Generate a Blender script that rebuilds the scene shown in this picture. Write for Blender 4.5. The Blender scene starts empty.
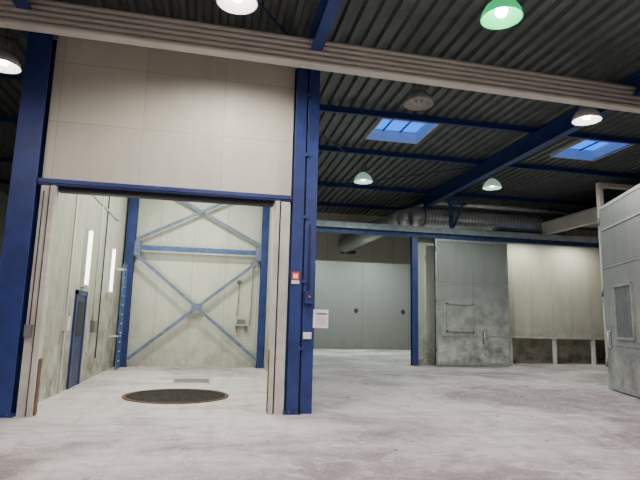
import bpy, bmesh, math, random
from mathutils import Vector, Matrix
random.seed(4)
D=bpy.data; SC=bpy.context.scene
def link(o): SC.collection.objects.link(o); return o

# ------------------------------------------------------------ materials
def _new(name):
    m=D.materials.new(name); m.use_nodes=True
    nt=m.node_tree; return m,nt,nt.nodes['Principled BSDF']
def mat(name,col,rough=.55,metal=0.,nscale=3.,namt=.25,col2=None,emis=None,es=0.,bump=0.,stretch=(1,1,1)):
    m,nt,b=_new(name); N=nt.nodes; L=nt.links
    b.inputs['Roughness'].default_value=rough; b.inputs['Metallic'].default_value=metal
    if col2 is None: col2=tuple(c*(1-namt) for c in col)
    g=N.new('ShaderNodeNewGeometry'); mp=N.new('ShaderNodeMapping'); mp.inputs['Scale'].default_value=stretch
    L.new(g.outputs['Position'],mp.inputs[0])
    n=N.new('ShaderNodeTexNoise'); n.inputs['Scale'].default_value=nscale; n.inputs['Detail'].default_value=6; n.inputs['Roughness'].default_value=.65
    L.new(mp.outputs[0],n.inputs['Vector'])
    r=N.new('ShaderNodeValToRGB'); r.color_ramp.elements[0].position=.38; r.color_ramp.elements[1].position=.62
    r.color_ramp.elements[0].color=(*col2,1); r.color_ramp.elements[1].color=(*col,1)
    L.new(n.outputs['Fac'],r.inputs[0]); L.new(r.outputs[0],b.inputs['Base Color'])
    if emis:
        b.inputs['Emission Color'].default_value=(*emis,1); b.inputs['Emission Strength'].default_value=es
    if bump:
        bp=N.new('ShaderNodeBump'); bp.inputs['Strength'].default_value=bump; bp.inputs['Distance'].default_value=.01
        L.new(n.outputs['Fac'],bp.inputs['Height']); L.new(bp.outputs[0],b.inputs['Normal'])
    return m
def panel_mat(name,col,axis,pw,ph,dirtcol=(.12,.11,.09),dirt_h=1.2,dirt=.7,x0=0.,z0=0.,joint=.55,rough=.5,metal=0.,streak=.25,mortar=.012):
    m,nt,b=_new(name); N=nt.nodes; L=nt.links
    b.inputs['Roughness'].default_value=rough; b.inputs['Metallic'].default_value=metal
    g=N.new('ShaderNodeNewGeometry'); s=N.new('ShaderNodeSeparateXYZ'); L.new(g.outputs['Position'],s.inputs[0])
    c=N.new('ShaderNodeCombineXYZ')
    ax=N.new('ShaderNodeMath'); ax.operation='SUBTRACT'; L.new(s.outputs[axis],ax.inputs[0]); ax.inputs[1].default_value=x0-50*pw
    az=N.new('ShaderNodeMath'); az.operation='SUBTRACT'; L.new(s.outputs['Z'],az.inputs[0]); az.inputs[1].default_value=z0-20*ph
    L.new(ax.outputs[0],c.inputs[0]); L.new(az.outputs[0],c.inputs[1])
    br=N.new('ShaderNodeTexBrick'); br.offset=0; br.inputs['Scale'].default_value=1
    br.inputs['Brick Width'].default_value=pw; br.inputs['Row Height'].default_value=ph
    br.inputs['Mortar Size'].default_value=mortar; br.inputs['Mortar Smooth'].default_value=0.2
    br.inputs['Color1'].default_value=(*col,1); br.inputs['Color2'].default_value=(*[k*.9 for k in col],1)
    br.inputs['Mortar'].default_value=(*[k*joint for k in col],1)
    L.new(c.outputs[0],br.inputs['Vector'])
    mp=N.new('ShaderNodeMapping'); mp.inputs['Scale'].default_value=(1.6,1.6,.35); L.new(g.outputs['Position'],mp.inputs[0])
    n=N.new('ShaderNodeTexNoise'); n.inputs['Scale'].default_value=1.6; n.inputs['Detail'].default_value=8; n.inputs['Roughness'].default_value=.7
    L.new(mp.outputs[0],n.inputs['Vector'])
    mr=N.new('ShaderNodeMapRange'); mr.inputs[1].default_value=.35; mr.inputs[2].default_value=.7; mr.inputs[3].default_value=0; mr.inputs[4].default_value=streak
    L.new(n.outputs['Fac'],mr.inputs[0])
    mx=N.new('ShaderNodeMixRGB'); L.new(mr.outputs[0],mx.inputs[0]); L.new(br.outputs['Color'],mx.inputs[1]); mx.inputs[2].default_value=(*[k*.45 for k in col],1)
    dh=N.new('ShaderNodeMapRange'); dh.inputs[1].default_value=0; dh.inputs[2].default_value=dirt_h; dh.inputs[3].default_value=1; dh.inputs[4].default_value=0
    L.new(s.outputs['Z'],dh.inputs[0])
    n2=N.new('ShaderNodeTexNoise'); n2.inputs['Scale'].default_value=2.2; n2.inputs['Detail'].default_value=9; n2.inputs['Roughness'].default_value=.7; L.new(g.outputs['Position'],n2.inputs['Vector'])
    n2r=N.new('ShaderNodeMapRange'); n2r.inputs[1].default_value=.38; n2r.inputs[2].default_value=.66; L.new(n2.outputs['Fac'],n2r.inputs[0])
    mu=N.new('ShaderNodeMath'); mu.operation='MULTIPLY'; L.new(dh.outputs[0],mu.inputs[0]); L.new(n2r.outputs[0],mu.inputs[1])
    mu2=N.new('ShaderNodeMath'); mu2.operation='MULTIPLY'; mu2.use_clamp=True; L.new(mu.outputs[0],mu2.inputs[0]); mu2.inputs[1].default_value=dirt*1.5
    mx2=N.new('ShaderNodeMixRGB'); L.new(mu2.outputs[0],mx2.inputs[0]); L.new(mx.outputs[0],mx2.inputs[1]); mx2.inputs[2].default_value=(*dirtcol,1)
    L.new(mx2.outputs[0],b.inputs['Base Color'])
    return m
def emit(name,col,s):
    m,nt,b=_new(name); b.inputs['Base Color'].default_value=(*col,1)
    b.inputs['Emission Color'].default_value=(*col,1); b.inputs['Emission Strength'].default_value=s
    return m
def floor_mat():
    m,nt,b=_new('dusty_concrete'); N=nt.nodes; L=nt.links
    g=N.new('ShaderNodeNewGeometry')
    def noise(sc,det=8,ro=.6,st=(1,1,1),dist=0,rot=0):
        mp=N.new('ShaderNodeMapping'); mp.inputs['Scale'].default_value=st; mp.inputs['Rotation'].default_value=(0,0,rot); L.new(g.outputs['Position'],mp.inputs[0])
        n=N.new('ShaderNodeTexNoise'); n.inputs['Scale'].default_value=sc; n.inputs['Detail'].default_value=det; n.inputs['Roughness'].default_value=ro; n.inputs['Distortion'].default_value=dist
        L.new(mp.outputs[0],n.inputs['Vector']); return n.outputs['Fac']
    def ramp(src,p0,p1,c0,c1):
        r=N.new('ShaderNodeValToRGB'); r.color_ramp.elements[0].position=p0; r.color_ramp.elements[1].position=p1
        r.color_ramp.elements[0].color=(*c0,1); r.color_ramp.elements[1].color=(*c1,1); L.new(src,r.inputs[0]); return r.outputs[0]
    def mix(a,bb,fac,mode='MIX'):
        x=N.new('ShaderNodeMixRGB'); x.blend_type=mode
        for i,v in ((0,fac),(1,a),(2,bb)):
            if isinstance(v,(float,int)): x.inputs[i].default_value=v
            elif isinstance(v,tuple): x.inputs[i].default_value=(*v,1)
            else: L.new(v,x.inputs[i])
        return x.outputs[0]
    G=lambda v:(v,v,v)
    base=ramp(noise(.7,10,.72,dist=.8),.40,.60,(.17,.13,.14),(.31,.25,.27))  # pink cast of the lamplight is mixed into the concrete colour
    # powder density: thick drifts near the bay, patchy elsewhere
    dens=mix(ramp(noise(.33,3,.5,dist=.6),.40,.60,G(.0),G(1)),ramp(noise(1.3,12,.85,dist=1.2),.38,.62,G(0),G(1)),.5)
    vm=N.new('ShaderNodeVectorMath'); vm.operation='DISTANCE'; L.new(g.outputs['Position'],vm.inputs[0]); vm.inputs[1].default_value=(-.2,12.5,0)
    mr=N.new('ShaderNodeMapRange'); mr.inputs[1].default_value=2.; mr.inputs[2].default_value=7.5; mr.inputs[3].default_value=.45; mr.inputs[4].default_value=0.; L.new(vm.outputs['Value'],mr.inputs[0])
    dens=mix(dens,mr.outputs[0],1.0,'ADD')
    c=mix(base,(.62,.565,.575),ramp(dens,.28,.85,G(.06),G(.95)))
    for (sc,st,rt,a) in ((.8,(.5,1.9,1),0,.45),(1.0,(1.9,.4,1),.25,.35)):
        c=mix(c,(.19,.155,.165),ramp(noise(sc,9,.74,st,1.3,rt),.50,.64,G(0),G(a)))
    c=mix(c,(.74,.69,.70),ramp(noise(1.8,11,.85,(.7,1.2,1),1.4,.15),.53,.63,G(0),G(.7)))
    c=mix(c,(.78,.75,.74),ramp(noise(20,3,.8),.61,.66,G(0),G(.7)))
    c=mix(c,(.10,.085,.09),ramp(noise(12,4,.8),.62,.67,G(0),G(.5)))
    L.new(c,b.inputs['Base Color'])
    rr=N.new('ShaderNodeMapRange'); rr.inputs[3].default_value=.40; rr.inputs[4].default_value=.85
    L.new(noise(.9),rr.inputs[0]); L.new(rr.outputs[0],b.inputs['Roughness'])
    bp=N.new('ShaderNodeBump'); bp.inputs['Strength'].default_value=.4; bp.inputs['Distance'].default_value=.014
    L.new(noise(9,8,.7),bp.inputs['Height']); L.new(bp.outputs[0],b.inputs['Normal'])
    return m

BLUE=mat('blue_paint',(.020,.042,.19),.45,0,2.5,.35)
BLUER=mat('blue_roof_paint',(.020,.05,.21),.5,0,2.5,.3)
BLUED=mat('blue_paint_dusty',(.07,.13,.33),.6,0,5,.5)
BLUEDK=mat('blue_door_paint',(.02,.035,.12),.5,0,5,.5)
BLUEP=mat('pale_blue_beam_paint',(.46,.52,.58),.6,0,3,.3)
BLUEG=mat('blue_grey_bracing',(.16,.20,.30),.6,0,5,.4)
CREAM=mat('cream_metal',(.58,.56,.50),.45,0,2,.25)
CREAM2=mat('cream_fluted',(.72,.70,.62),.4,0,1,.12)
GALV=mat('galvanised_steel',(.80,.83,.83),.32,.45,6,.2)
GALVD=mat('galvanised_trim',(.42,.44,.43),.42,.4,6,.3)
DECK=mat('roof_deck_steel',(.15,.17,.168),.42,.3,2,.25)
DARK=mat('dark_rubber_and_gap_shade',(.02,.02,.022),.7)  # rubber and dark fittings, also strips painted as shaded gaps
WHITE=mat('white_paint',(.75,.75,.73),.5,0,3,.08)
RED=mat('red_sign',(.6,.05,.02),.5,0,10,.1)
PIT=mat('pit_cover_steel',(.07,.062,.055),.8,.1,9,.6,bump=.3)
RUST=mat('rusty_steel',(.16,.09,.05),.7,.2,9,.5)
PAPER=mat('paper',(.8,.8,.82),.6,0,30,.1)
GREYM=mat('grey_steel',(.20,.21,.21),.5,.3,4,.3)
WINM=mat('door_inset_panel',(.17,.19,.20),.25,.2,4,.3)
FACADE=panel_mat('facade_panel',(.64,.63,.53),'X',1.45,1.12,x0=-3.1+.2,z0=3.9,dirt=0,streak=.2,joint=.7,mortar=.008)
BAYB=panel_mat('bay_back_panel',(.63,.63,.54),'X',1.15,7.5,x0=-3.1,z0=-.1,dirtcol=(.22,.20,.15),dirt_h=2.6,dirt=.4,streak=.35,joint=.6)
BAYL=panel_mat('bay_side_panel',(.58,.58,.49),'Y',1.15,7.5,x0=9.6,z0=-.1,dirtcol=(.09,.08,.055),dirt_h=3.6,dirt=.7,streak=.6,joint=.45)
CWALL=panel_mat('cream_wall_panel',(.66,.65,.57),'X',1.2,8,x0=2,dirtcol=(.2,.18,.14),dirt=.6,streak=.2)
CWALLY=panel_mat('cream_wall_panel_y',(.5,.49,.42),'Y',1.2,8,dirt=.6,streak=.2)
GWALL=panel_mat('grey_door_panel',(.19,.183,.19),'X',3.1,6,x0=6.1,z0=-.2,dirt=.5,dirt_h=.8,streak=.15,joint=.6,mortar=.02)
BOOTH=panel_mat('booth_panel',(.58,.575,.48),'X',1.0,7,x0=8.2,dirtcol=(.10,.095,.06),dirt_h=2.2,dirt=.7,streak=.35,joint=.65)
LEAF=panel_mat('door_leaf_metal',(.26,.265,.255),'X',1.62,1.66,x0=8.72,z0=.0,dirtcol=(.66,.66,.59),dirt_h=3.4,dirt=.75,streak=.35,joint=.6,metal=.15,rough=.42)
LEAFY=panel_mat('door_leaf_metal_y',(.25,.255,.26),'Y',1.5,1.66,x0=9.5,z0=.0,dirtcol=(.55,.54,.51),dirt_h=3.4,dirt=.6,streak=.4,joint=.6,metal=.15,rough=.42)
FLOOR=floor_mat()
LAMPON=emit('lamp_lens_lit',(1,.93,.84),40)
LAMPCOOL=emit('lamp_lens_cool',(.8,1,.88),14)
TUBE=emit('fluorescent_tube',(.92,1,.90),6)
GREENREF=mat('green_reflector',(.03,.5,.18),.3,0,3,.1,emis=(.02,.75,.22),es=.8)
COOLREF=mat('prismatic_reflector_lit',(.6,.66,.62),.25,.1,3,.1,emis=(.6,1,.75),es=.35)
LAMPOFF=mat('prismatic_reflector',(.5,.5,.47),.25,.1,3,.1)
LAMPHOUS=mat('lamp_housing',(.35,.36,.36),.4,.4)
def glassmat():
    m,nt,b=_new('skylight_polycarbonate'); b.inputs['Base Color'].default_value=(.75,.88,1,1)
    b.inputs['Roughness'].default_value=.15; b.inputs['Transmission Weight'].default_value=1; b.inputs['IOR'].default_value=1.05
    return m
SKYG=glassmat()

# ------------------------------------------------------------ mesh builder
class B:
    def __init__(s,name): s.n=name; s.bm=bmesh.new(); s.m=[]
    def mi(s,m):
        if m not in s.m: s.m.append(m)
        return s.m.index(m)
    def face(s,vs,m,smooth=False):
        try: f=s.bm.faces.new(vs)
        except ValueError: return
        f.material_index=s.mi(m); f.smooth=smooth
    def box(s,x0,x1,y0,y1,z0,z1,m,M=None):
        co=[(x,y,z) for x in(x0,x1) for y in(y0,y1) for z in(z0,z1)]
        v=[s.bm.verts.new(M@Vector(c) if M else c) for c in co]
        for q in((0,1,3,2),(4,6,7,5),(0,4,5,1),(2,3,7,6),(0,2,6,4),(1,5,7,3)): s.face([v[i] for i in q],m)
    def frame(s,p0,p1,up=Vector((0,0,1))):
        p0=Vector(p0);p1=Vector(p1);d=(p1-p0);l=d.length;d.normalize()
        if abs(d.dot(up))>.99: up=Vector((0,1,0))
        x=up.cross(d).normalized(); z=d.cross(x)
        M=Matrix((x,d,z)).transposed().to_4x4(); M.translation=p0; return M,l
    def beam(s,p0,p1,w,h,m,up=Vector((0,0,1))):
        M,l=s.frame(p0,p1,up); s.box(-w/2,w/2,0,l,-h/2,h/2,m,M)
    def ibeam(s,p0,p1,w,h,m,t=.02,up=Vector((0,0,1))):
        M,l=s.frame(p0,p1,up)
        s.box(-w/2,w/2,0,l,h/2-t,h/2,m,M); s.box(-w/2,w/2,0,l,-h/2,-h/2+t,m,M); s.box(-t/2,t/2,0,l,-h/2+t,h/2-t,m,M)
    def cyl(s,p0,p1,r,m,seg=16,r2=None,cap=True):
        M,l=s.frame(p0,p1); r2=r if r2 is None else r2
        a=[s.bm.verts.new(M@Vector((r*math.cos(2*math.pi*i/seg),0,r*math.sin(2*math.pi*i/seg)))) for i in range(seg)]
        b=[s.bm.verts.new(M@Vector((r2*math.cos(2*math.pi*i/seg),l,r2*math.sin(2*math.pi*i/seg)))) for i in range(seg)]
        for i in range(seg):
            j=(i+1)%seg; s.face([a[i],a[j],b[j],b[i]],m,True)
        if cap: s.face(a[::-1],m); s.face(b,m)
    def lathe(s,c,prof,m,seg=28):
        rings=[]
        for r,z in prof:
            if r<1e-5: rings.append([s.bm.verts.new((c[0],c[1],c[2]+z))])
            else: rings.append([s.bm.verts.new((c[0]+r*math.cos(2*math.pi*i/seg),c[1]+r*math.sin(2*math.pi*i/seg),c[2]+z)) for i in range(seg)])
        for a,b in zip(rings,rings[1:]):
            for i in range(seg):
                j=(i+1)%seg
                if len(a)==1: s.face([a[0],b[j],b[i]],m,True)
                elif len(b)==1: s.face([a[i],a[j],b[0]],m,True)
                else: s.face([a[i],a[j],b[j],b[i]],m,True)
    def tube(s,pts,r,m,seg=16):
        for p,q in zip(pts,pts[1:]): s.cyl(p,q,r,m,seg)
    def done(s,bevel=0):
        bmesh.ops.recalc_face_normals(s.bm,faces=s.bm.faces)
        me=D.meshes.new(s.n); s.bm.to_mesh(me); s.bm.free()
        for m in s.m: me.materials.append(m)
        o=link(D.objects.new(s.n,me))
        if bevel:
            md=o.modifiers.new('bevel','BEVEL'); md.width=bevel; md.segments=2; md.limit_method='ANGLE'; md.angle_limit=math.radians(50)
        return o
def box(name,*a,bevel=0):
    b=B(name); b.box(*a); return b.done(bevel)

ZR=7.25      # underside of deck
# ------------------------------------------------------------ shell
box('floor',-10,24,-8,34,-.2,0,FLOOR)
box('wall_left',-10.2,-10,-8,34,0,ZR+.3,CWALLY)
box('wall_front',-10.2,24.2,-8.2,-8,0,ZR+.3,CWALL)
box('wall_right',24,24.2,-8,34,0,ZR+.3,CWALLY)
box('wall_far',-10.2,24.2,34,34.2,0,ZR+.3,CWALL)

holes=[(4.35,5.95,12.95,14.8),(10.75,12.35,12.95,14.8)]
def roof():
    b=B('ceiling'); per=.30
    xs=[];x=-10.2
    while x<24.2:
        xs+= [(x,0),(x+.10,0),(x+.14,.085),(x+.26,.085)]; x+=per
    xs.append((x,0))
    ys=[-8.2,12.95,14.8,34.2]
    grid={}
    def v(i,j):
        if (i,j) not in grid: grid[(i,j)]=b.bm.verts.new((xs[i][0],ys[j],ZR+xs[i][1]))
        return grid[(i,j)]
    for i in range(len(xs)-1):
        xm=(xs[i][0]+xs[i+1][0])/2
        for j in range(3):
            if j==1 and any(h[0]<xm<h[1] for h in holes): continue
            b.face([v(i,j),v(i+1,j),v(i+1,j+1),v(i,j+1)],DECK)
    return b.done()
roof()
for k,h in enumerate(holes):
    b=B('window_%d'%(k+1)); t=.05
    x0,x1,y0,y1=h
    zt=ZR+.34
    b.box(x0-.04,x0,y0-.04,y1+.04,ZR-.02,zt,WHITE); b.box(x1,x1+.04,y0-.04,y1+.04,ZR-.02,zt,WHITE)
    b.box(x0,x1,y0-.04,y0,ZR-.02,zt,WHITE); b.box(x0,x1,y1,y1+.04,ZR-.02,zt,WHITE)
    b.box(x0+.5,x0+.54,y0,y1,zt-.06,zt-.02,BLUE); b.box(x0+1.06,x0+1.10,y0,y1,zt-.06,zt-.02,BLUE)
    b.box(x0,x1,(y0+y1)/2-.02,(y0+y1)/2+.02,zt-.06,zt-.02,WHITE)
    b.box(x0,x1,y0,y1,zt-.015,zt,SKYG)
    b.done()

b=B('roof_purlins')
for y in (-4,-.5,3,6.3,9.9,12.7,15.8,20.1,23.6,27.5,31):
    b.ibeam((-10,y,ZR-.09),(24,y,ZR-.09),.10,.17,BLUER,.012)
b.done()
b=B('roof_rafters')
for x in (-3.35,1.62,8.75,16.4):
    b.ibeam((x,-8,ZR-.41),(x,33.9,ZR-.41),.22,.46,BLUER,.025)
b.done()
b=B('roof_wind_bracing')
for (a,c) in (((1.62,12.7),(4.0,15.8)),((-3.3,3),(1.6,9.9)),((8.7,15.8),(4.2,20.1)),((-3.4,9.9),(-9,15))):
    b.cyl((a[0],a[1],ZR-.22),(c[0],c[1],ZR-.22),.02,BLUER,8)
b.done()

# ------------------------------------------------------------ facade with bay opening
box('wall_facade_upper',-3.05,1.33,9.58,9.70,3.9,ZR,FACADE)
def column(name,x0,x1,y0,y1,z1,m=BLUE):
    b=B(name); t=.03; cx=(x0+x1)/2
    b.box(x0,x1,y0,y0+t,0.015,z1,m); b.box(x0,x1,y1-t,y1,0.015,z1,m); b.box(cx-.015,cx+.015,y0+t,y1-t,0.015,z1,m)
    b.box(x0-.05,x1+.05,y0-.05,y1+.05,0,.015,m)
    for sx in (x0+.04,x1-.04):
        for sy in (y0-.02,y1+.02): b.cyl((sx,sy,.015),(sx,sy,.05),.015,GREYM,8)
    return b
b=column('steel_column',-3.46,-3.06,9.35,9.7,ZR-.65)
b.done(.004)
b=column('steel_column',1.34,1.55,9.35,9.7,ZR-.65)
b.box(1.585,1.80,9.38,9.41,0,ZR-.65,BLUE); b.box(1.77,1.80,9.41,9.75,0,ZR-.65,BLUE); b.box(1.585,1.61,9.41,9.75,0,ZR-.65,BLUE)
b.box(1.55,1.585,9.42,9.47,0.02,ZR-.65,DARK)  # dark strip stands in for the shade between the two sections
for z in (1.1,2.3,3.5,4.7,5.9): b.box(1.5,1.64,9.345,9.40,z,z+.06,BLUE)
b.done(.004)
b=B('trim_1')
b.box(-2.99,-2.86,9.40,9.58,0,3.8,CREAM); b.box(-2.83,-2.75,9.36,9.58,0,3.8,CREAM); b.box(-2.86,-2.83,9.46,9.58,0,3.8,DARK)
b.box(-2.745,-2.735,9.42,9.58,0,.9,RUST)
b.done(.004)
b=B('trim_2')
b.box(1.02,1.10,9.36,9.58,0,3.8,CREAM); b.box(1.13,1.29,9.40,9.58,0,3.8,CREAM); b.box(1.10,1.13,9.46,9.58,0,3.8,DARK)
b.box(1.012,1.02,9.42,9.58,0,1.1,RUST)
b.done(.004)
b=B('steel_lintel'); b.box(-3.05,1.33,9.38,9.58,3.85,3.92,BLUE); b.box(-2.75,1.0,9.5,9.68,3.74,3.83,DARK); b.box(-3.05,1.33,9.40,9.70,3.82,3.85,BLUE); b.done()  # dark box paints the black shaded gap beneath the lintel

# fluted cream rail in front of the facade
b=B('fluted_overhead_beam')
prof=[];n=5;H=.52
for i in range(n):
    z0=-H/2+i*H/n
    for k in range(7):
        a=math.pi*k/6; prof.append((-.09-.04*math.sin(a), z0+H/n*(.5-.46*math.cos(a))))
prof+= [(.09,H/2),(.09,-H/2)]
Mb=Matrix.Translation((1.5,9.02,6.60))@Matrix.Rotation(math.radians(1.5),4,'Z')@Matrix.Rotation(math.radians(.1),4,'Y')
def vv(x): return [b.bm.verts.new(Mb@Vector((x,p[0],p[1]))) for p in prof]
A=vv(-9);C2=vv(12.5)
for i in range(len(prof)):
    j=(i+1)%len(prof); b.face([A[i],A[j],C2[j],C2[i]],CREAM2,i<len(prof)-3)
b.face(A,CREAM2); b.face(C2[::-1],CREAM2)
for x in (-7.5,-4.6,13): b.box(x-.04,x+.04,9.0,9.08,6.75,ZR,BLUE)
b.done()

# ------------------------------------------------------------ bay interior
box('wall_bay_left',-3.25,-3.1,9.72,18.7,0,ZR-.6,BAYL)
box('wall_bay_right',1.80,1.86,9.78,18.7,0,ZR-.6,BAYL)
box('wall_bay_back',-3.25,1.86,18.7,18.85,0,ZR-.6,BAYB)
b=column('bay_corner_column',-3.02,-2.74,18.35,18.65,6.5,BLUE); b.done()
b=column('bay_corner_column',1.56,1.78,18.35,18.65,6.5,BLUE); b.done()
b=B('cross_bracing')
yb=18.45
b.beam((-2.74,yb,3.98),(1.56,yb,3.98),.10,.16,BLUED)
b.beam((-2.7,yb-.03,3.75),(1.56,yb-.03,.25),.05,.11,BLUEG); b.beam((1.56,yb+.03,3.75),(-2.7,yb+.03,.25),.05,.11,BLUEG)
b.beam((-2.7,yb-.03,4.25),(1.56,yb-.03,6.45),.05,.10,BLUEG); b.beam((1.56,yb+.03,4.25),(-2.7,yb+.03,6.45),.05,.10,BLUEG)
b.box(-.75,-.39,yb-.07,yb+.07,1.87,2.13,BLUEG)
b.box(-2.74,-2.55,yb-.07,yb+.07,3.7,4.2,BLUEG); b.box(1.37,1.56,yb-.07,yb+.07,3.7,4.2,BLUEG)
b.done()
b=B('wall_ladder')
for y in (17.35,17.8): b.beam((-2.85,y,0),(-2.85,y,3.3),.03,.06,BLUED,up=Vector((1,0,0)))
for i in range(11): b.cyl((-2.85,17.35,.25+i*.29),(-2.85,17.8,.25+i*.29),.015,WHITE,8)
for z in (1.0,3.1):
    for y in (17.35,17.8): b.box(-3.1,-2.85,y-.02,y+.02,z,z+.04,WHITE)
b.done()
wall_fix=[]
for (y,z0,z1) in ((13.3,2.35,3.65),(16.35,2.35,3.6)):
    b=B('fluorescent_wall_light')
    b.box(-3.1,-3.03,y-.13,y+.13,z0-.06,z1+.06,WHITE)
    b.cyl((-3.0,y-.05,z0),(-3.0,y-.05,z1),.03,TUBE,12); b.cyl((-3.0,y+.05,z0),(-3.0,y+.05,z1),.03,TUBE,12)
    b.box(-3.03,-2.97,y-.1,y+.1,z0-.05,z0,WHITE); b.box(-3.03,-2.97,y-.1,y+.1,z1,z1+.05,WHITE)
    wall_fix.append((b.done(),y))
b=B('door_1')
b.box(-3.1,-3.05,12.75,12.87,0,2.2,BLUE); b.box(-3.1,-3.05,13.65,13.77,0,2.2,BLUE); b.box(-3.1,-3.05,12.75,13.77,2.1,2.2,BLUE)
b.box(-3.1,-3.07,12.87,13.65,0,2.1,BLUEDK); 
b.box(-3.07,-3.062,13.0,13.52,1.15,1.95,DARK)
b.cyl((-3.07,13.5,1.0),(-2.99,13.5,1.0),.012,GREYM,8); b.cyl((-2.99,13.5,1.0),(-2.99,13.38,1.0),.012,GREYM,8)
b.done()
b=B('electrical_conduit')
b.cyl((-3.08,12.1,.0),(-3.08,12.1,4.6),.02,WHITE,8); b.cyl((-3.08,14.7,1.4),(-3.08,14.7,5.4),.02,WHITE,8)
b.cyl((-3.08,12.1,4.6),(-3.08,17.0,4.6),.02,WHITE,8)
b.cyl((-3.08,15.4,.5),(-3.08,15.4,5.4),.015,DARK,8)
b.box(-3.1,-3.0,14.55,14.85,1.2,1.5,GREYM); b.box(-3.1,-3.0,11.95,12.2,1.3,1.6,WHITE)
b.done()
b=B('air_hose')
b.tube([(.84,18.66,2.95),(.86,18.62,2.9),(.84,18.62,2.2),(.81,18.62,1.75)],.014,GREYM,8)
b.tube([(1.30,18.66,3.6),(1.32,18.62,3.5),(1.30,18.62,2.2),(1.27,18.62,1.45)],.014,GREYM,8)
b.box(.78,.92,18.62,18.7,2.9,3.0,GREYM); b.box(1.23,1.37,18.62,18.7,3.55,3.65,GREYM)
b.done()
b=B('wall_shelf_box'); b.box(.75,1.2,18.5,18.7,1.42,1.46,CREAM); b.box(.83,1.1,18.53,18.68,1.46,1.64,GREYM)
b.box(.8,.83,18.6,18.7,1.2,1.42,GREYM); b.box(1.12,1.15,18.6,18.7,1.2,1.42,GREYM); b.done()

b=B('round_pit_cover'); c=(-.66,11.65,0); R=1.08
b.lathe(c,[(0,.006),(R-.06,.006)],PIT,64)
b.lathe(c,[(R-.06,.006),(R-.06,.02),(R,.02),(R,.001)],RUST,64)
for i in range(-13,14):
    y=i*.076; hx=math.sqrt(max(0,(R-.07)**2-y*y)); b.box(c[0]-hx,c[0]+hx,c[1]+y-.012,c[1]+y+.012,.006,.016,PIT)
b.done()
b=B('floor_access_plate'); b.box(-.9,.0,14.0,14.9,.001,.008,GREYM); b.box(-.92,.02,13.97,14.0,.001,.012,CREAM); b.box(-.92,.02,14.9,14.93,.001,.012,CREAM); b.done()

# ------------------------------------------------------------ signs on the column
b=B('safety_sign'); b.box(1.36,1.50,9.335,9.35,2.34,2.50,RED); b.box(1.385,1.475,9.33,9.335,2.38,2.46,WHITE); b.box(1.36,1.50,9.335,9.35,2.28,2.34,WHITE); b.done()
b=B('control_box'); b.box(1.60,1.77,9.28,9.38,1.93,2.15,BLUE); b.cyl((1.685,9.28,2.05),(1.685,9.25,2.05),.025,RED,12)
b.box(1.60,1.75,9.33,9.38,1.30,1.42,WHITE); b.cyl((1.68,9.36,2.15),(1.68,9.36,3.4),.012,DARK,8); b.done(.004)
b=B('control_box'); b.box(-2.98,-2.88,9.30,9.40,1.25,1.45,GREYM); b.cyl((-2.93,9.37,1.45),(-2.93,9.37,3.7),.010,DARK,8); b.done(.004)
b=B('paper_notice'); b.box(1.78,2.06,9.365,9.38,1.50,1.83,PAPER); b.box(1.84,2.04,9.36,9.365,1.74,1.77,GREYM)
for i in range(5): b.box(1.84,2.02,9.362,9.365,1.69-.035*i,1.695-.035*i,GREYM)
b.done()

# ------------------------------------------------------------ right-hand hall
b=B('steel_crane_beam'); b.ibeam((1.9+.25,20,5.34),(17,20,5.34),.22,.36,BLUED,.03); b.box(2.15,17,19.82,19.88,5.36,5.60,BLUEP)
for x in range(3,17,2): b.box(x-.03,x+.03,19.88,20,5.4,5.5,BLUED)
b.done()
b=B('beam_hanger'); b.beam((9.62,20,5.6),(9.62,20,ZR-.18),.12,.16,BLUED); b.beam((9.7,20,5.65),(10.15,20,6.7),.06,.08,BLUED); b.box(9.5,10.3,19.9,20.1,6.68,6.8,BLUED); b.done()
b=column('steel_post',7.83,8.08,19.9,20.12,5.15,BLUE); b.done()
b=B('wall_rear_cream'); b.box(2.12,10.2,26,26.2,4.75,ZR,CWALL); b.box(10.2,24,26,26.2,0,ZR,CWALL); b.box(2.12,4.6,26,26.2,0,4.75,CWALL); b.done()
box('wall_rear_grey',2.2,15,31.9,32.0,0,6.2,GWALL)
b=B('sliding_door_fittings')
for x in (8.8,11.9): b.cyl((x,31.9,2.4),(x,31.86,2.4),.13,DARK,16)
b.box(6.1-.03,6.1+.03,31.86,31.9,0,5.2,DARK)
b.done()
b=B('wall_plaque'); b.box(6.3,7.1,25.96,26,5.15,5.33,GREYM)
for i in range(4): b.box(6.35+.19*i,6.48+.19*i,25.95,25.96,5.19,5.29,DARK)
b.done()
# spiral ducts
b=B('spiral_duct')
pts=[(15.5,20.8,6.2),(8.7,20.8,6.2),(8.2,20.9,6.2),(7.9,21.2,6.18),(7.7,21.8,6.12),(6.5,25.95,5.60)]
b.tube(pts,.40,GALV,28)
x=15.3
for i in range(44): b.cyl((x-.155*i,20.8,6.2),(x-.155*i-.02,20.8,6.2),.41,GALVD,28)
p=Vector(pts[-2]);q=Vector(pts[-1])
for i in range(27): a=p.lerp(q,i/27); c_=p.lerp(q,i/27+.005); b.cyl(a,c_,.41,GALVD,28)
b.tube([(15.5,20.5,6.82),(9.2,20.5,6.82),(8.9,20.7,6.8),(6.9,25.95,6.4)],.11,GALV,16)
for x in (10.9,12.5,15): b.box(x-.015,x+.015,20.78,20.82,6.6,ZR,GREYM)
b.done()

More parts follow.
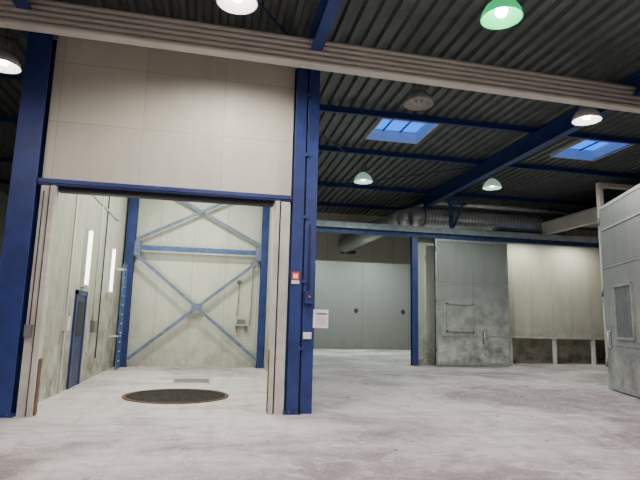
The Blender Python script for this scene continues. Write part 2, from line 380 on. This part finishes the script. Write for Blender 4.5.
# spray-booth front wall, door leaves
box('wall_booth_front',8.15,12.0,20.32,20.45,0,5.15,BOOTH)
b=B('wall_booth_inner'); b.box(12.0,18.2,21.4,21.55,1.2,5.5,BOOTH); b.box(12.0,18.2,21.36,21.6,1.12,1.2,CREAM)
b.box(12.0,18.2,22.4,22.5,0,1.12,BOOTH)
for x in (13.0,15.2,17.2): b.box(x,x+.14,21.42,21.54,0,1.12,WHITE)
b.done()
box('wall_booth_ceiling',12.0,18.2,20.3,22.5,5.5,5.6,CREAM)
def leaf(b,M,w,h,m,th=.08,win=None,winm=None):
    b.box(0,w,-th/2,th/2,.06,h,m,M)
    e=.07
    for (x0,x1,z0,z1) in ((0,e,.04,h+.02),(w-e,w,.04,h+.02),(e,w-e,h-e,h+.02),(e,w-e,.04,.16)): b.box(x0,x1,-th/2-.015,th/2+.015,z0,z1,GALVD,M)
    for k in(1.2,3.28): b.box(e,w-e,-th/2-.012,-th/2,k-.02,k+.02,GALVD,M)
    if win:
        x0,x1,z0,z1=win
        for (a0,a1,c0,c1) in ((x0,x1,z0,z0+.06),(x0,x1,z1-.06,z1),(x0,x0+.06,z0,z1),(x1-.06,x1,z0,z1)): b.box(a0,a1,-th/2-.04,-th/2,c0,c1,GALVD,M)
        b.box(x0+.06,x1-.06,-th/2-.01,-th/2,z0+.06,z1-.06,winm,M)
    for z in (.6,h/2,h-.5): b.cyl(M@Vector((0,-th/2-.03,z)),M@Vector((0,-th/2-.03,z+.22)),.035,GREYM,10)
def handle(b,M,x,z,th=.08):
    b.box(x-.03,x+.03,-th/2-.012,-th/2,z-.25,z+.25,GREYM,M)
    b.cyl(M@Vector((x,-th/2-.09,z-.2)),M@Vector((x,-th/2-.09,z+.2)),.016,GALV,10)
    for dz in(-.2,.2): b.cyl(M@Vector((x,-th/2,z+dz)),M@Vector((x,-th/2-.09,z+dz)),.014,GALV,8)
b=B('booth_door_leaf')
M1=Matrix.Translation((8.72,19.70,0))
leaf(b,M1,3.24,5.08,LEAF,win=(.45,1.65,1.35,2.5),winm=LEAF); handle(b,M1,2.05,1.15)
b.done()
b=B('booth_door_leaf')
d=Vector((9.42-10.62,9.4-12.6,0)); ang=math.atan2(d.y,d.x)
M2=Matrix.Translation((10.62,12.6,0))@Matrix.Rotation(ang,4,'Z')
leaf(b,M2,3.4,4.98,LEAFY,win=(.75,1.85,1.35,2.75),winm=WINM); handle(b,M2,.35,1.35)
b.box(.1,3.3,-.06,-.04,4.3,4.36,GALVD,M2)
b.done()
b=B('booth_hinge_frame')
b.box(10.68,10.80,12.66,12.8,0,5.78,CREAM); b.box(10.80,14.0,12.66,12.8,5.66,5.78,CREAM); b.box(13.9,14.0,12.66,12.8,0,5.66,CREAM)
b.done()
b=B('wall_booth_side'); b.box(14.0,14.2,13,20.2,5.62,6.1,CREAM2); b.box(14.0,18.2,12.9,20.2,6.1,6.18,CREAM); b.done()

b=B('floor_debris')
for i in range(110):
    x=random.uniform(-3,10); y=random.uniform(5.3,16); s=random.uniform(.008,.03)
    M=Matrix.Translation((x,y,0))@Matrix.Rotation(random.random()*6,4,'Z'); b.box(-s,s,-s*.6,s*.6,0,s*.35,random.choice([WHITE,GREYM,CREAM]),M)
b.done()

# ------------------------------------------------------------ lamps
def light(name,typ,loc,energy,col,size=.3,rot=None,parent=None,size_y=None,spot=None):
    l=D.lights.new(name,typ); l.energy=energy; l.color=col
    if typ=='AREA':
        l.size=size
        if size_y: l.shape='RECTANGLE'; l.size_y=size_y
    else: l.shadow_soft_size=size
    if typ=='SPOT': l.spot_size=math.radians(spot or 165); l.spot_blend=.5
    o=link(D.objects.new(name,l)); o.location=loc
    if rot: o.rotation_euler=rot
    if parent: o.parent=parent
    return o
def highbay(x,y,z,state='on',power=420,col=(1,.86,.72)):
    b=B('high_bay_lamp'); c=(x,y,z)
    ref={'on':WHITE,'green':GREENREF,'off':LAMPOFF,'cool':COOLREF}[state]
    b.lathe(c,[(.31,0),(.325,.0),(.30,.10),(.24,.20),(.15,.28),(.11,.31)],ref,32)
    b.lathe(c,[(.31,.0),(.285,.10),(.22,.19),(.13,.26),(0,.27)],ref,32)
    b.lathe(c,[(.11,.31),(.12,.33),(.12,.55),(.08,.60),(0,.60)],LAMPHOUS,24)
    for k in range(8):
        a=k*math.pi/4; b.box(-.008,.008,.10,.15,.33,.54,LAMPHOUS,Matrix.Translation(c)@Matrix.Rotation(a,4,'Z'))
    b.cyl((x,y,z+.60),(x,y,ZR),.012,GREYM,8)
    lens={'on':LAMPON,'green':LAMPON,'off':LAMPHOUS,'cool':LAMPCOOL}[state]
    b.lathe(c,[(0,.03),(.07,.05),(.10,.11),(.08,.18),(.04,.24),(.04,.27)],lens,20)
    o=b.done()
    if state!='off':
        light('bulb_light','SPOT',(x,y,z-.02),power,col,.12,parent=o)
    return o
highbay(.1,7.5,6.45,'on',600,(1,.90,.82))
highbay(4.2,6.85,6.4,'green',460,(.93,.98,.90))
highbay(4.2,10.25,6.4,'off')
highbay(4.8,16.7,6.4,'cool',560,(.88,1,.93))
highbay(9.35,16.2,6.4,'cool',700,(.88,1,.91))
highbay(8.3,10.1,6.4,'on',600,(1,.94,.86))
highbay(-4.3,10.6,6.4,'on',200)
for (x,y,p) in ((.1,3.6,560),(4.2,3.2,480),(8.3,4.5,480),(-4.2,4.5,460),(.1,-2,450),(6,-2,400)):  # unseen lamps overhead and behind the camera, added to light the foreground
    highbay(x,y,6.4,'on',p,(1,.88,.87))
for (x,y) in ((-.6,12.3),(-.6,16)):
    b=B('bay_ceiling_light'); b.box(x-.7,x+.7,y-.15,y+.15,6.5,6.58,WHITE); b.box(x-.65,x+.65,y-.12,y+.12,6.485,6.5,TUBE)
    for s in(-.5,.5): b.cyl((x+s,y,6.58),(x+s,y,ZR),.01,GREYM,6)
    o=b.done(); light('tube_light','AREA',(x,y,6.47),270,(.96,1,.88),1.3,size_y=.25,parent=o)
for (o,y) in wall_fix:
    light('tube_light','AREA',(-2.92,y,3),50,(.93,1,.9),.15,rot=(0,math.radians(-90),0),size_y=.2,parent=o)
for (x,y) in ((6,29),(10,29)):
    b=B('hall_ceiling_light'); b.box(x-.7,x+.7,y-.15,y+.15,6.3,6.38,WHITE); b.box(x-.65,x+.65,y-.12,y+.12,6.285,6.3,TUBE)
    for s in(-.5,.5): b.cyl((x+s,y,6.38),(x+s,y,ZR),.01,GREYM,6)
    o=b.done(); light('tube_light','AREA',(x,y,6.27),440,(.82,1,.84),1.3,size_y=.25,parent=o)
for x in (13.6,16.2):  # fixtures added out of sight behind the beam to brighten the booth
    b=B('booth_fill_light'); b.box(x-.6,x+.6,20.4,20.6,5.44,5.5,WHITE); b.box(x-.55,x+.55,20.43,20.57,5.43,5.44,TUBE)
    o=b.done(); light('tube_light','AREA',(x,20.5,5.41),75,(1,1,.84),1.1,size_y=.15,parent=o)

w=D.worlds.new('world'); SC.world=w; w.use_nodes=True
bg=w.node_tree.nodes['Background']; bg.inputs[0].default_value=(.008,.16,.75,1); bg.inputs[1].default_value=3.0

# ------------------------------------------------------------ camera
f=520;psi=math.radians(11.3);th=math.radians(9);rho=math.radians(1.4)
F=Vector((math.sin(psi)*math.cos(th),math.cos(psi)*math.cos(th),math.sin(th)))
R0=Vector((math.cos(psi),-math.sin(psi),0));U0=R0.cross(F)
Rr=R0*math.cos(rho)+U0*math.sin(rho);U=U0*math.cos(rho)-R0*math.sin(rho)
cd=D.cameras.new('camera'); cd.sensor_width=36; cd.lens=f/640*36; cd.clip_end=200
co=link(D.objects.new('camera',cd))
Mc=Matrix((Rr,U,-F)).transposed().to_4x4(); Mc.translation=(0,0,1.6); co.matrix_world=Mc
SC.camera=co
